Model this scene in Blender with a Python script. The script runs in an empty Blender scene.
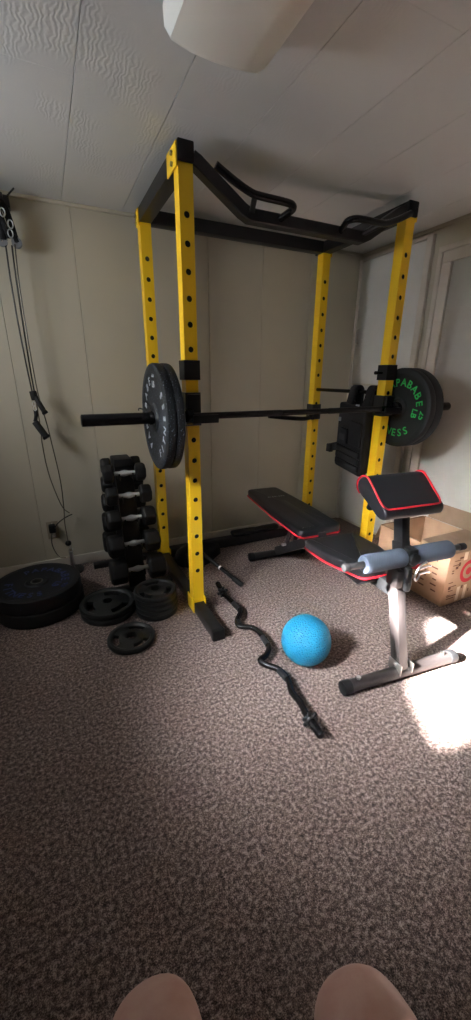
import bpy, bmesh, math, random
from mathutils import Vector, Matrix, Euler
random.seed(7)
SC = bpy.context.scene
COL = SC.collection
PI = math.pi
V = Vector

# ------------------------------------------------------------------ materials
def lin(c):
    c /= 255.0
    return c / 12.92 if c <= 0.04045 else ((c + 0.055) / 1.055) ** 2.4
def rgb(r, g, b):
    return (lin(r), lin(g), lin(b), 1.0)

def mat(name, col, rough=0.5, metal=0.0, spec=0.5, bump=None, mottle=None, coat=0.0, trans=0.0):
    """principled material; bump=(scale,strength,dist); mottle=(scale, second colour, lo, hi)"""
    m = bpy.data.materials.new(name); m.use_nodes = True
    nt = m.node_tree; b = nt.nodes['Principled BSDF']
    b.inputs['Base Color'].default_value = col
    b.inputs['Roughness'].default_value = rough
    b.inputs['Metallic'].default_value = metal
    b.inputs['Specular IOR Level'].default_value = spec
    b.inputs['Coat Weight'].default_value = coat
    b.inputs['Transmission Weight'].default_value = trans
    tc = nt.nodes.new('ShaderNodeTexCoord')
    if mottle:
        n = nt.nodes.new('ShaderNodeTexNoise'); n.inputs['Scale'].default_value = mottle[0]; n.inputs['Detail'].default_value = 4
        nt.links.new(tc.outputs['Object'], n.inputs['Vector'])
        r = nt.nodes.new('ShaderNodeValToRGB')
        r.color_ramp.elements[0].position = mottle[2]; r.color_ramp.elements[1].position = mottle[3]
        r.color_ramp.elements[0].color = col; r.color_ramp.elements[1].color = mottle[1]
        nt.links.new(n.outputs['Fac'], r.inputs['Fac']); nt.links.new(r.outputs['Color'], b.inputs['Base Color'])
    if bump:
        n = nt.nodes.new('ShaderNodeTexNoise'); n.inputs['Scale'].default_value = bump[0]; n.inputs['Detail'].default_value = 3
        nt.links.new(tc.outputs['Object'], n.inputs['Vector'])
        p = nt.nodes.new('ShaderNodeBump'); p.inputs['Strength'].default_value = bump[1]; p.inputs['Distance'].default_value = bump[2]
        nt.links.new(n.outputs['Fac'], p.inputs['Height']); nt.links.new(p.outputs['Normal'], b.inputs['Normal'])
    return m

M = {}
M['yellow'] = mat('yellow_powder_coat', rgb(246, 200, 34), 0.38, 0, 0.5, bump=(160, .08, .002))
M['black_metal'] = mat('black_powder_coat', rgb(22, 22, 24), 0.42, 0.0, 0.5, bump=(220, .1, .002))
M['dark_metal'] = mat('dark_bronze_steel', rgb(40, 35, 35), 0.5, 0.1, 0.5, bump=(220, .06, .002))
M['black_gloss'] = mat('black_oxide_steel', rgb(22, 22, 24), 0.25, 0.5, 0.5)
M['black_plastic'] = mat('black_plastic', rgb(13, 13, 15), 0.6, 0, .3)
M['hole'] = mat('black_bore', rgb(8, 8, 8), 0.8)
M['rubber'] = mat('black_rubber', rgb(20, 21, 23), 0.62, 0, 0.4, bump=(120, .25, .002))
M['rubber_head'] = mat('black_hex_rubber', rgb(12, 12, 13), 0.6, 0, 0.35, bump=(150, .2, .002))
M['speckle'] = mat('speckled_rubber', rgb(13, 16, 20), 0.55, 0, 0.3, mottle=(190, rgb(110, 125, 140), .63, .70), bump=(120, .2, .002))
M['speckle_blue'] = mat('blue_flecked_rubber', rgb(15, 16, 19), 0.6, 0, 0.4, mottle=(110, rgb(30, 42, 78), .64, .74), bump=(120, .2, .002))
M['iron'] = mat('dark_cast_iron', rgb(38, 40, 40), 0.42, 0.25, 0.5, bump=(140, .35, .003))
M['chrome'] = mat('chrome', rgb(225, 226, 230), 0.28, 1.0)
M['knurl'] = mat('knurled_chrome', rgb(225, 226, 230), 0.3, 1.0, bump=(420, .9, .004))
M['steel'] = mat('brushed_steel', rgb(170, 168, 165), 0.32, 1.0)
M['pad'] = mat('black_vinyl', rgb(20, 22, 26), 0.42, 0, 0.5, bump=(260, .15, .001))
M['red'] = mat('red_piping', rgb(196, 24, 38), 0.45)
M['foam'] = mat('grey_foam', rgb(74, 82, 96), 0.85, 0, 0.3, bump=(300, .2, .001))
M['white_print'] = mat('white_print', rgb(165, 170, 176), 0.6)
M['green_print'] = mat('green_print', rgb(30, 175, 80), 0.6)
M['blue_print'] = mat('blue_print', rgb(32, 46, 92), 0.6)
M['fabric'] = mat('black_nylon', rgb(24, 24, 26), 0.8, 0, 0.3, bump=(350, .4, .002))
M['fabric_grey'] = mat('charcoal_nylon', rgb(48, 48, 52), 0.8, 0, 0.3, bump=(350, .4, .002))
M['cable'] = mat('black_cable', rgb(26, 25, 24), 0.45)
M['cable_clear'] = mat('brown_coated_cable', rgb(66, 58, 46), 0.35)
M['pulley'] = mat('grey_nylon_wheel', rgb(120, 122, 126), 0.45)
M['card'] = mat('brown_cardboard', rgb(192, 158, 128), 0.85, 0, 0.2, mottle=(9, rgb(176, 142, 114), .35, .7), bump=(90, .12, .002))
M['card_in'] = mat('cardboard_inside', rgb(158, 132, 110), 0.9, 0, 0.2, mottle=(9, rgb(144, 120, 98), .35, .7))
M['card_print'] = mat('red_carton_print', rgb(206, 52, 62), 0.8)
M['card_dark'] = mat('brown_carton_print', rgb(104, 70, 52), 0.85)
M['card_pale'] = mat('pale_carton_print', rgb(232, 212, 186), 0.85)
M['outlet'] = mat('beige_outlet', rgb(150, 140, 122), 0.5)
M['trim'] = mat('cream_trim_paint', rgb(205, 198, 186), 0.5, mottle=(6, rgb(190, 182, 170), .3, .8))
M['door'] = mat('cream_door_paint', rgb(200, 198, 192), 0.5, mottle=(5, rgb(190, 187, 180), .3, .8), bump=(40, .05, .004))
M['skin'] = mat('skin', rgb(196, 158, 144), 0.55, 0, 0.4, mottle=(28, rgb(182, 138, 124), .35, .75), bump=(180, .12, .002))
M['shorts'] = mat('navy_cotton', rgb(40, 44, 58), 0.85)
M['lens'] = mat('frosted_acrylic', rgb(238, 240, 236), 0.3, 0, 0.5, bump=(60, .03, .002))
M['window_paint'] = mat('white_window_paint', rgb(225, 225, 222), 0.4)

def ball_mat():
    m = mat('blue_ball_rubber', rgb(10, 116, 152), 0.5, 0, 0.45)
    nt = m.node_tree; b = nt.nodes['Principled BSDF']
    tc = nt.nodes.new('ShaderNodeTexCoord')
    v = nt.nodes.new('ShaderNodeTexVoronoi'); v.inputs['Scale'].default_value = 120
    nt.links.new(tc.outputs['Object'], v.inputs['Vector'])
    r = nt.nodes.new('ShaderNodeMapRange'); r.inputs['From Max'].default_value = .55; r.inputs['To Min'].default_value = 1; r.inputs['To Max'].default_value = 0
    nt.links.new(v.outputs['Distance'], r.inputs['Value'])
    p = nt.nodes.new('ShaderNodeBump'); p.inputs['Strength'].default_value = .8; p.inputs['Distance'].default_value = .005
    nt.links.new(r.outputs['Result'], p.inputs['Height']); nt.links.new(p.outputs['Normal'], b.inputs['Normal'])
    return m
M['ball'] = ball_mat()

def carpet_mat():
    m = bpy.data.materials.new('brown_cut_pile_carpet'); m.use_nodes = True
    nt = m.node_tree; b = nt.nodes['Principled BSDF']; b.inputs['Roughness'].default_value = .95
    b.inputs['Specular IOR Level'].default_value = .1
    b.inputs['Sheen Weight'].default_value = .15; b.inputs['Sheen Roughness'].default_value = .6
    tc = nt.nodes.new('ShaderNodeTexCoord')
    def noise(s, d, rough=.6):
        n = nt.nodes.new('ShaderNodeTexNoise'); n.inputs['Scale'].default_value = s; n.inputs['Detail'].default_value = d
        n.inputs['Roughness'].default_value = rough
        nt.links.new(tc.outputs['Object'], n.inputs['Vector']); return n
    n1 = noise(85, 5, .75); n2 = noise(330, 3, .7); n3 = noise(2.2, 3, .5)
    mx = nt.nodes.new('ShaderNodeMix'); mx.data_type = 'FLOAT'; mx.inputs['Factor'].default_value = .45
    nt.links.new(n1.outputs['Fac'], mx.inputs['A']); nt.links.new(n2.outputs['Fac'], mx.inputs['B'])
    r = nt.nodes.new('ShaderNodeValToRGB'); e = r.color_ramp.elements
    e[0].position = .415; e[0].color = rgb(40, 30, 27)
    e[1].position = .59; e[1].color = rgb(214, 193, 184)
    k = e.new(.5); k.color = rgb(121, 100, 93)
    nt.links.new(mx.outputs['Result'], r.inputs['Fac'])
    # worn paths in the pile: a broad, weak tint
    r2 = nt.nodes.new('ShaderNodeValToRGB'); r2.color_ramp.elements[0].position = .35; r2.color_ramp.elements[1].position = .7
    r2.color_ramp.elements[0].color = (.82, .80, .79, 1); r2.color_ramp.elements[1].color = (1, 1, 1, 1)
    nt.links.new(n3.outputs['Fac'], r2.inputs['Fac'])
    mm = nt.nodes.new('ShaderNodeMix'); mm.data_type = 'RGBA'; mm.blend_type = 'MULTIPLY'; mm.inputs['Factor'].default_value = 1
    nt.links.new(r.outputs['Color'], mm.inputs['A']); nt.links.new(r2.outputs['Color'], mm.inputs['B'])
    nt.links.new(mm.outputs['Result'], b.inputs['Base Color'])
    p = nt.nodes.new('ShaderNodeBump'); p.inputs['Strength'].default_value = .9; p.inputs['Distance'].default_value = .012
    nt.links.new(mx.outputs['Result'], p.inputs['Height']); nt.links.new(p.outputs['Normal'], b.inputs['Normal'])
    return m
M['carpet'] = carpet_mat()

def ceiling_mat():
    m = bpy.data.materials.new('embossed_ceiling_tile'); m.use_nodes = True
    nt = m.node_tree; b = nt.nodes['Principled BSDF']; b.inputs['Roughness'].default_value = .7
    b.inputs['Base Color'].default_value = rgb(214, 217, 218)
    tc = nt.nodes.new('ShaderNodeTexCoord')
    mp = nt.nodes.new('ShaderNodeMapping'); mp.inputs['Scale'].default_value = (1, 1, 1)
    nt.links.new(tc.outputs['Object'], mp.inputs['Vector'])
    n0 = nt.nodes.new('ShaderNodeTexNoise'); n0.inputs['Scale'].default_value = 5.5; n0.inputs['Detail'].default_value = 1
    nt.links.new(mp.outputs['Vector'], n0.inputs['Vector'])
    w = nt.nodes.new('ShaderNodeTexWave'); w.inputs['Scale'].default_value = 22; w.inputs['Distortion'].default_value = 9
    w.inputs['Detail'].default_value = 2; w.inputs['Detail Scale'].default_value = 1.1; w.bands_direction = 'X'
    nt.links.new(mp.outputs['Vector'], w.inputs['Vector'])
    r = nt.nodes.new('ShaderNodeMapRange'); r.inputs['From Min'].default_value = .45; r.inputs['From Max'].default_value = .62
    nt.links.new(n0.outputs['Fac'], r.inputs['Value'])
    mu = nt.nodes.new('ShaderNodeMath'); mu.operation = 'MULTIPLY'
    nt.links.new(w.outputs['Fac'], mu.inputs[0]); nt.links.new(r.outputs['Result'], mu.inputs[1])
    p = nt.nodes.new('ShaderNodeBump'); p.inputs['Strength'].default_value = .15; p.inputs['Distance'].default_value = .003
    nt.links.new(mu.outputs['Value'], p.inputs['Height']); nt.links.new(p.outputs['Normal'], b.inputs['Normal'])
    return m
M['ceiling'] = ceiling_mat()

def wall_mat(name, c1, c2):
    m = mat(name, c1, .6, 0, .35, mottle=(1.6, c2, .3, .75), bump=(70, .08, .002))
    return m
M['wall'] = wall_mat('tan_panel_wall', rgb(190, 184, 166), rgb(182, 176, 158))
M['groove'] = mat('panel_groove', rgb(120, 108, 88), .8)

# ------------------------------------------------------------------ mesh builder
class MB:
    def __init__(self):
        self.bm = bmesh.new()
    def _add(self, bm2, mtx=None, mi=0):
        if mtx is not None: bm2.transform(mtx)
        for f in bm2.faces: f.material_index = mi
        tmp = bpy.data.meshes.new('tmp'); bm2.to_mesh(tmp); bm2.free()
        self.bm.from_mesh(tmp); bpy.data.meshes.remove(tmp); return self
    def box(self, x0, x1, y0, y1, z0, z1, bev=0.0, mtx=None, mi=0, seg=2):
        b = bmesh.new(); bmesh.ops.create_cube(b, size=1)
        bmesh.ops.scale(b, vec=(x1 - x0, y1 - y0, z1 - z0), verts=b.verts)
        bmesh.ops.translate(b, vec=((x0 + x1) / 2, (y0 + y1) / 2, (z0 + z1) / 2), verts=b.verts)
        if bev > 0: bmesh.ops.bevel(b, geom=b.edges[:], offset=bev, segments=seg, affect='EDGES', profile=.5)
        return self._add(b, mtx, mi)
    def beam(self, a, c, w, h, bev=0.003, up=(0, 0, 1), mi=0):
        """rectangular bar from a to c, w across, h along 'up'"""
        a, c = V(a), V(c); d = c - a; L = d.length; d.normalize()
        u = V(up); s = d.cross(u).normalized(); u = s.cross(d).normalized()
        m = Matrix((( s.x, d.x, u.x, (a.x + c.x) / 2), (s.y, d.y, u.y, (a.y + c.y) / 2), (s.z, d.z, u.z, (a.z + c.z) / 2), (0, 0, 0, 1)))
        return self.box(-w / 2, w / 2, -L / 2, L / 2, -h / 2, h / 2, bev, m, mi)
    def rod(self, a, c, r, r2=None, seg=24, bev=0.0, mi=0):
        a, c = V(a), V(c); d = c - a; L = d.length
        r2 = r if r2 is None else r2
        b = bmesh.new(); bmesh.ops.create_cone(b, cap_ends=True, segments=seg, radius1=r, radius2=r2, depth=L)
        if bev > 0:
            ed = [e for e in b.edges if len(e.link_faces) == 2 and any(len(f.verts) > 4 for f in e.link_faces)]
            bmesh.ops.bevel(b, geom=ed, offset=bev, segments=2, affect='EDGES', profile=.5)
        m = Matrix.Translation((a + c) / 2) @ d.to_track_quat('Z', 'Y').to_matrix().to_4x4()
        return self._add(b, m, mi)
    def tube(self, pts, r, seg=10, closed=False, radii=None, mi=0):
        P = [V(p) for p in pts]; n = len(P); b = bmesh.new(); rings = []
        prev = None
        for i, p in enumerate(P):
            if closed: t = P[(i + 1) % n] - P[i - 1]
            else: t = P[min(i + 1, n - 1)] - P[max(i - 1, 0)]
            t.normalize()
            if prev is None:
                nrm = t.orthogonal().normalized()
            else:
                nrm = (prev - t * prev.dot(t)).normalized()
            prev = nrm; bn = t.cross(nrm)
            rr = radii[i] if radii else r
            rings.append([b.verts.new(p + (nrm * math.cos(2 * PI * k / seg) + bn * math.sin(2 * PI * k / seg)) * rr) for k in range(seg)])
        m = n if closed else n - 1
        for i in range(m):
            A, B = rings[i], rings[(i + 1) % n]
            for k in range(seg):
                b.faces.new((A[k], A[(k + 1) % seg], B[(k + 1) % seg], B[k]))
        if not closed:
            b.faces.new(rings[0][::-1]); b.faces.new(rings[-1])
        return self._add(b, None, mi)
    def lathe(self, prof, seg=48, mtx=None, mi=0, closed=True):
        """prof: list of (radius, height) around local Z; closed profile loop"""
        b = bmesh.new(); rings = []
        for (r, z) in prof:
            if r < 1e-6: rings.append([b.verts.new((0, 0, z))])
            else: rings.append([b.verts.new((r * math.cos(2 * PI * k / seg), r * math.sin(2 * PI * k / seg), z)) for k in range(seg)])
        n = len(rings)
        for i in range(n if closed else n - 1):
            A, B = rings[i], rings[(i + 1) % n]
            if len(A) == 1 and len(B) == 1: continue
            for k in range(seg):
                k2 = (k + 1) % seg
                if len(A) == 1: b.faces.new((A[0], B[k2], B[k]))
                elif len(B) == 1: b.faces.new((A[k], A[k2], B[0]))
                else: b.faces.new((A[k], A[k2], B[k2], B[k]))
        bmesh.ops.recalc_face_normals(b, faces=b.faces)
        return self._add(b, mtx, mi)
    def prism(self, poly, depth, mtx=None, bev=0.0, mi=0, seg=2):
        """polygon in local XY extruded from z=0 to depth"""
        b = bmesh.new(); vs = [b.verts.new((x, y, 0)) for x, y in poly]
        f = b.faces.new(vs); r = bmesh.ops.extrude_face_region(b, geom=[f])
        bmesh.ops.translate(b, vec=(0, 0, depth), verts=[v for v in r['geom'] if isinstance(v, bmesh.types.BMVert)])
        bmesh.ops.recalc_face_normals(b, faces=b.faces)
        if bev > 0:
            ed = [e for e in b.edges if any(len(f.verts) == len(poly) for f in e.link_faces)] if len(poly) > 4 else b.edges[:]
            bmesh.ops.bevel(b, geom=ed, offset=bev, segments=seg, affect='EDGES', profile=.5)
        return self._add(b, mtx, mi)
    def loft(self, sections, mi=0, caps=True):
        """list of equally long closed loops of points"""
        b = bmesh.new(); R = [[b.verts.new(p) for p in s] for s in sections]; n = len(R[0])
        for A, B in zip(R, R[1:]):
            for k in range(n): b.faces.new((A[k], A[(k + 1) % n], B[(k + 1) % n], B[k]))
        if caps: b.faces.new(R[0][::-1]); b.faces.new(R[-1])
        bmesh.ops.recalc_face_normals(b, faces=b.faces)
        return self._add(b, None, mi)
    def mesh(self, me, mtx=None, mi=0):
        b = bmesh.new(); b.from_mesh(me); return self._add(b, mtx, mi)

W = {}
def link(name, mb, m, parent=None, local=False, ang=35, keep=False):
    """one mesh object; its shape is given in world space unless local"""
    me = bpy.data.meshes.new(name)
    mb.bm.to_mesh(me); mb.bm.free()
    o = bpy.data.objects.new(name, me); COL.objects.link(o)
    for k in (m if isinstance(m, (list, tuple)) else [m]): me.materials.append(k)
    me.polygons.foreach_set('use_smooth', [True] * len(me.polygons))
    me.set_sharp_from_angle(angle=math.radians(ang))
    if parent is not None:
        o.parent = parent
        if not local: me.transform(W[parent].inverted())
        W[o] = W[parent].copy()
    else:
        W[o] = Matrix.Identity(4)
        if not local and not keep:      # origin at the foot of the shape
            xs = [v.co for v in me.vertices]
            c = V(((min(v.x for v in xs) + max(v.x for v in xs)) / 2, (min(v.y for v in xs) + max(v.y for v in xs)) / 2, min(v.z for v in xs)))
            me.transform(Matrix.Translation(-c)); o.location = c; W[o] = Matrix.Translation(c)
    me.update()
    return o
def tag(o, label, cat, group=None):
    o['label'] = label; o['category'] = cat
    if group: o['group'] = group
    return o
def thing(name, label, cat, loc=(0, 0, 0), rot=(0, 0, 0), group=None):
    o = bpy.data.objects.new(name, None); COL.objects.link(o); o.empty_display_size = .05
    o.location = loc; o.rotation_euler = rot
    W[o] = Matrix.Translation(V(loc)) @ Euler(rot).to_matrix().to_4x4()
    return tag(o, label, cat, group)
def struct(name, mb, m, parent=None, ang=35):
    o = link(name, mb, m, parent, keep=True, ang=ang)
    if parent is None: o['kind'] = 'structure'
    return o
def dup(root, loc, rot, label, group=None):
    r = root.copy(); COL.objects.link(r); r.location = loc; r.rotation_euler = rot; r['label'] = label
    if group: r['group'] = group
    for ch in list(root.children):
        c = ch.copy(); COL.objects.link(c); c.parent = r
        for g in list(ch.children):
            d = g.copy(); COL.objects.link(d); d.parent = c
    return r
def smooth(pts, n=8, closed=False):
    P = [V(p) for p in pts]; out = []; N = len(P)
    for i in range(N if closed else N - 1):
        g = (lambda k: P[k % N]) if closed else (lambda k: P[min(max(k, 0), N - 1)])
        p0, p1, p2, p3 = g(i - 1), g(i), g(i + 1), g(i + 2)
        for j in range(n):
            t = j / n
            out.append(.5 * ((2 * p1) + (p2 - p0) * t + (2 * p0 - 5 * p1 + 4 * p2 - p3) * t * t + (3 * p1 - p0 - 3 * p2 + p3) * t ** 3))
    if not closed: out.append(P[-1])
    return out
_tc = {}
def glyph(s, size, depth):
    key = (s, size, depth)
    if key in _tc: return _tc[key]
    cu = bpy.data.curves.new('glyph', 'FONT'); cu.body = s; cu.size = size; cu.extrude = depth; cu.offset = size * .012
    cu.align_x = 'CENTER'; cu.align_y = 'CENTER'; cu.resolution_u = 3
    o = bpy.data.objects.new('glyph', cu); COL.objects.link(o)
    dg = bpy.context.evaluated_depsgraph_get(); dg.update()
    me = bpy.data.meshes.new_from_object(o.evaluated_get(dg))
    bpy.data.objects.remove(o); bpy.data.curves.remove(cu)
    _tc[key] = me; return me
def arc_text(mb, s, radius, mid_deg, size, step_deg, depth, base, outward=True, mi=0):
    """letters round a circle in the local XY plane; mid_deg measured from +Y clockwise"""
    n = len(s)
    for i, ch in enumerate(s):
        if ch == ' ': continue
        d = (i - (n - 1) / 2) * step_deg
        a = math.radians(mid_deg + (d if outward else -d))
        rot = -a if outward else -a + PI
        m = base @ Matrix.Translation((radius * math.sin(a), radius * math.cos(a), 0)) @ Matrix.Rotation(rot, 4, 'Z')
        mb.mesh(glyph(ch, size, depth), m, mi)

# ------------------------------------------------------------------ camera
cam = bpy.data.cameras.new('camera'); cam.sensor_fit = 'VERTICAL'; cam.sensor_height = 36; cam.lens = 382.11 * 36 / 1020
cam.clip_start = .02
co = bpy.data.objects.new('camera', cam); COL.objects.link(co)
co.matrix_world = Matrix.Translation((0, 0, 1.2375)) @ Matrix.Rotation(-.4445, 4, 'Z') @ Matrix.Rotation(PI / 2 - .3358, 4, 'X') @ Matrix.Rotation(.0052, 4, 'Z')
SC.camera = co

# ------------------------------------------------------------------ room
XL, XR, YF, YB, HC = -1.2, 2.312, -1.7, 2.63, 2.115
b = MB(); b.box(XL - .1, XR + .1, YF - .1, YB + .1, -.06, 0)
struct('floor', b, M['carpet'])
# ceiling: 315 mm planks with open joints under a dark backing, end joints staggered
b = MB()
xs = [.212 + .3135 * k for k in range(-5, 8)]
for i, x in enumerate(xs):
    x0, x1 = max(x, XL - .05), min(x + .3135, XR + .05)
    if x1 - x0 < .03: continue
    cuts = [YF - .05] + [y for y in ([1.0 - 1.25 * (i % 2 == 0) * .5 - 1.25, 1.0 - 1.25 * (i % 2 == 0) * .5, 2.25 - 1.25 * (i % 2 == 0) * .5] if i != 7 else [-.25, 1.0]) if YF < y < YB - .2] + [YB + .05]
    for y0, y1 in zip(cuts, cuts[1:]):
        b.box(x0 + .0011, x1 - .0011, y0 + .00015, y1 - .00015, HC, HC + .012, .0003, seg=1)
b.box(XL - .1, XR + .1, YF - .1, YB + .1, HC + .011, HC + .06, mi=1)
struct('ceiling', b, [M['ceiling'], M['groove']])
# back wall with panel joints
b = MB()
edges = [XL - .1, -1.35, -.95, -.55, -.15, .25, .65, 1.05, 1.45, 1.85, XR + .1]
for x0, x1 in zip(edges, edges[1:]): b.box(x0 + .0008, x1 - .0008, YB, YB + .02, 0, HC + .02, .0008, seg=1)
b.box(XL - .1, XR + .1, YB + .018, YB + .1, 0, HC + .05, mi=1)
struct('wall_back', b, [M['wall'], M['groove']])
b = MB(); b.box(XR, XR + .1, YF - .1, YB + .1, 0, HC + .05)
struct('wall_right', b, M['wall'])
b = MB(); b.box(XL - .1, XR + .1, YF - .1, YF, 0, HC + .05)
struct('wall_front', b, M['wall'])
# left wall with two window openings: (y0,y1,z0,z1)
WA = (.50, .98, 1.40, 1.945)
WB = (1.45, 2.05, 1.48, 1.98)
b = MB()
b.box(XL - .1, XL, YF - .1, WA[0], 0, HC + .05); b.box(XL - .1, XL, WA[0], WA[1], 0, WA[2]); b.box(XL - .1, XL, WA[0], WA[1], WA[3], HC + .05)
b.box(XL - .1, XL, WA[1], WB[0], 0, HC + .05); b.box(XL - .1, XL, WB[0], WB[1], 0, WB[2]); b.box(XL - .1, XL, WB[0], WB[1], WB[3], HC + .05)
b.box(XL - .1, XL, WB[1], YB + .1, 0, HC + .05)
# slanting panel added to shape the sun patch; closes the opening's lower far corner
b.prism([(WA[0], WA[2]), (WA[1], WA[2]), (WA[1], 1.83), (.79, 1.72), (.74, 1.55), (WA[0], 1.46)], .03, Matrix(((0, 0, 1, XL - .06), (1, 0, 0, 0), (0, 1, 0, 0), (0, 0, 0, 1))))
struct('wall_left', b, M['wall'])
for i, w in enumerate((WA, WB)):
    b = MB()
    t = .05
    b.box(XL - .005, XL + .02, w[0] - t, w[0], w[2] - t, w[3] + t, .003); b.box(XL - .005, XL + .02, w[1], w[1] + t, w[2] - t, w[3] + t, .003)
    b.box(XL - .005, XL + .02, w[0], w[1], w[2] - t, w[2], .003); b.box(XL - .005, XL + .02, w[0], w[1], w[3], w[3] + t, .003)
    if w is WB: b.box(XL - .06, XL - .04, w[0] - .02, w[1] + .02, w[2] - .02, w[3] + .02)      # opaque slab added to keep direct sun out of this opening
    struct('window_%d' % (i + 1), b, M['window_paint'])
# trim
b = MB(); b.box(XL, XR, YB - .014, YB, 0, .07, .004)
struct('baseboard_back', b, M['trim'])
b = MB(); b.box(XL, XR, YB - .016, YB, HC - .018, HC, .004)
struct('trim_1', b, M['wall'])
b = MB(); b.box(XR - .016, XR, YF, YB - .016, HC - .022, HC, .004)
struct('trim_2', b, M['wall'])
# closet doors in the right wall (one above the other) and the door beside them
b = MB(); b.box(XR - .022, XR, 2.035, 2.60, 1.19, 2.055, .003)
d = struct('door_1', b, M['door'])
b = MB(); b.tube(smooth([(XR - .024, 2.565, 1.49), (XR - .045, 2.565, 1.505), (XR - .045, 2.565, 1.575), (XR - .024, 2.565, 1.59)], 6), .005)
link('door_handle', b, M['steel'], d)
b = MB(); b.box(XR - .022, XR, 2.035, 2.60, .03, 1.175, .003)
d = struct('door_2', b, M['door'])
b = MB(); b.box(XR - .03, XR, 1.985, 2.03, 0, 2.075, .004); b.box(XR - .026, XR, 2.602, 2.628, 0, 2.075, .004); b.box(XR - .026, XR, 2.03, 2.602, 2.058, 2.078, .004)
struct('trim_3', b, M['trim'])
b = MB()
b.box(XR - .022, XR, 1.835, 1.925, 0, 1.895, .003); b.box(XR - .022, XR, .86, 1.925, 1.8955, 1.985, .003); b.box(XR - .022, XR, .86, .95, 0, 1.895, .003)
b.box(XR - .034, XR - .0222, 1.895, 1.925, 0, 1.955, .003); b.box(XR - .034, XR - .0222, .86, 1.925, 1.9555, 1.985, .003)
struct('trim_4', b, M['trim'])
b = MB(); b.box(XR - .010, XR, .953, 1.829, .012, 1.895, .002)
d = struct('door_3', b, M['door'])
b = MB(); b.rod((XR - .011, 1.78, .885), (XR - .019, 1.78, .885), .008, seg=12)
link('door_bolt', b, M['black_plastic'], d)
# ceiling light: frosted wrap-around cover, switched off
b = MB()
prof = [(.395, 2.115), (.388, 2.10), (.39, 2.062), (.405, 2.043), (.46, 2.032), (.53, 2.029), (.60, 2.031), (.66, 2.038), (.682, 2.056), (.688, 2.10), (.682, 2.115)]
def sec(y, s): return [(.538 + (x - .538) * s, y, 2.115 - (2.115 - z) * s) for x, z in prof]
b.loft([sec(1.262, .93), sec(1.252, .985), sec(1.24, 1), sec(.06, 1), sec(.048, .985), sec(.038, .93)])
lt = link('ceiling_light', b, M['lens'])
tag(lt, 'frosted white wrap-around ceiling light, switched off, on the panelled ceiling', 'ceiling light')

# ------------------------------------------------------------------ power rack
X0, Y0, RW, RD, RH = .6079, 1.7726, 1.2161, .6827, 2.085
X1, Y1 = X0 + RW, Y0 + RD
HOLES = [.25 + .1 * k for k in range(17)]
def post_mesh(cx, cy, z0, z1, w=.06, r=.0125):
    b = bmesh.new(); h = w / 2
    def q(*p): return b.faces.new([b.verts.new(V(c)) for c in p])
    for s in (-1, 1):
        y = s * h
        zs = z0
        for hz in HOLES + [None]:
            a, c = (hz - h, hz + h) if hz else (z1, z1)
            if c > z1: a, c = z1, z1; hz = None
            if a > zs: q((-h, y, zs), (h, y, zs), (h, y, a), (-h, y, a))
            zs = c
            if not hz: break
            N = 16; ci = []; sq = []; cb = []
            for k in range(N):
                t = 2 * PI * (k + .5) / N; ct, st = math.cos(t), math.sin(t); m = max(abs(ct), abs(st))
                ci.append(b.verts.new((r * ct, y, hz + r * st))); cb.append(b.verts.new((r * ct, y - s * .006, hz + r * st)))
                sq.append(b.verts.new((h * ct / m, y, hz + h * st / m)))
            for k in range(N):
                k2 = (k + 1) % N
                b.faces.new((ci[k], ci[k2], sq[k2], sq[k])); b.faces.new((ci[k], ci[k2], cb[k2], cb[k]))
            for sx in (-1, 1):
                for sz in (-1, 1):
                    near = sorted(sq, key=lambda v: (v.co - V((sx * h, y, hz + sz * h))).length)[:2]
                    b.faces.new((near[0], near[1], b.verts.new((sx * h, y, hz + sz * h))))
    for s in (-1, 1): q((s * h, -h, z0), (s * h, h, z0), (s * h, h, z1), (s * h, -h, z1))
    for z in (z0, z1): q((-h, -h, z), (h, -h, z), (h, h, z), (-h, h, z))
    bmesh.ops.remove_doubles(b, verts=b.verts, dist=1e-5)
    b.normal_update()
    for f in b.faces:
        c = f.calc_center_median()
        if (abs(f.normal.y) > .9 and f.normal.y * c.y < 0) or (abs(f.normal.x) > .9 and f.normal.x * c.x < 0 and abs(c.x) > h * .9): f.normal_flip()
    mb = MB(); mb._add(b, Matrix.Translation((cx, cy, 0)))
    g = .0045
    mb.box(cx - h + g, cx + h - g, cy - h + g, cy + h - g, z0 + .01, z1 - .01, mi=1)
    return mb
rack = thing('power_rack', 'tall yellow and black power rack with perforated posts and pull-up bar', 'power rack', ((X0 + X1) / 2, (Y0 + Y1) / 2, 0))
for cx, cy in ((X0, Y0), (X1, Y0), (X0, Y1), (X1, Y1)):
    p = link('post', post_mesh(cx, cy, .058, 2.018), [M['yellow'], M['hole']], rack, ang=20)
    s = -1 if cy == Y0 else 1
    b = MB()        # yellow foot flange folded round the base tube, and the top ear plate
    for sx in (-1, 1): b.box(cx + sx * .034 - .003, cx + sx * .034 + .003, cy - .045, cy + .055, .0, .085, .002)
    b.box(cx - .036, cx + .036, cy - .036, cy + .036, .058, .066, .002)
    link('foot_bracket', b, M['yellow'], p)
    sx = -1 if cx == X0 else 1
    b = MB(); b.box(cx + sx * .0365 - .003, cx + sx * .0365 + .003, cy - .035, cy + .06 * (1 if s < 0 else -.2) + .03, 2.0, RH - .006, .002)
    link('top_bracket', b, M['yellow'], p)
    b = MB(); b.rod((cx + sx * .040, cy + .01, 2.055), (cx + sx * .048, cy + .01, 2.055), .009, seg=6); b.rod((cx + sx * .040, cy + .01, 2.02), (cx + sx * .048, cy + .01, 2.02), .009, seg=6)
    link('bolt', b, M['steel'], p)
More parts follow.
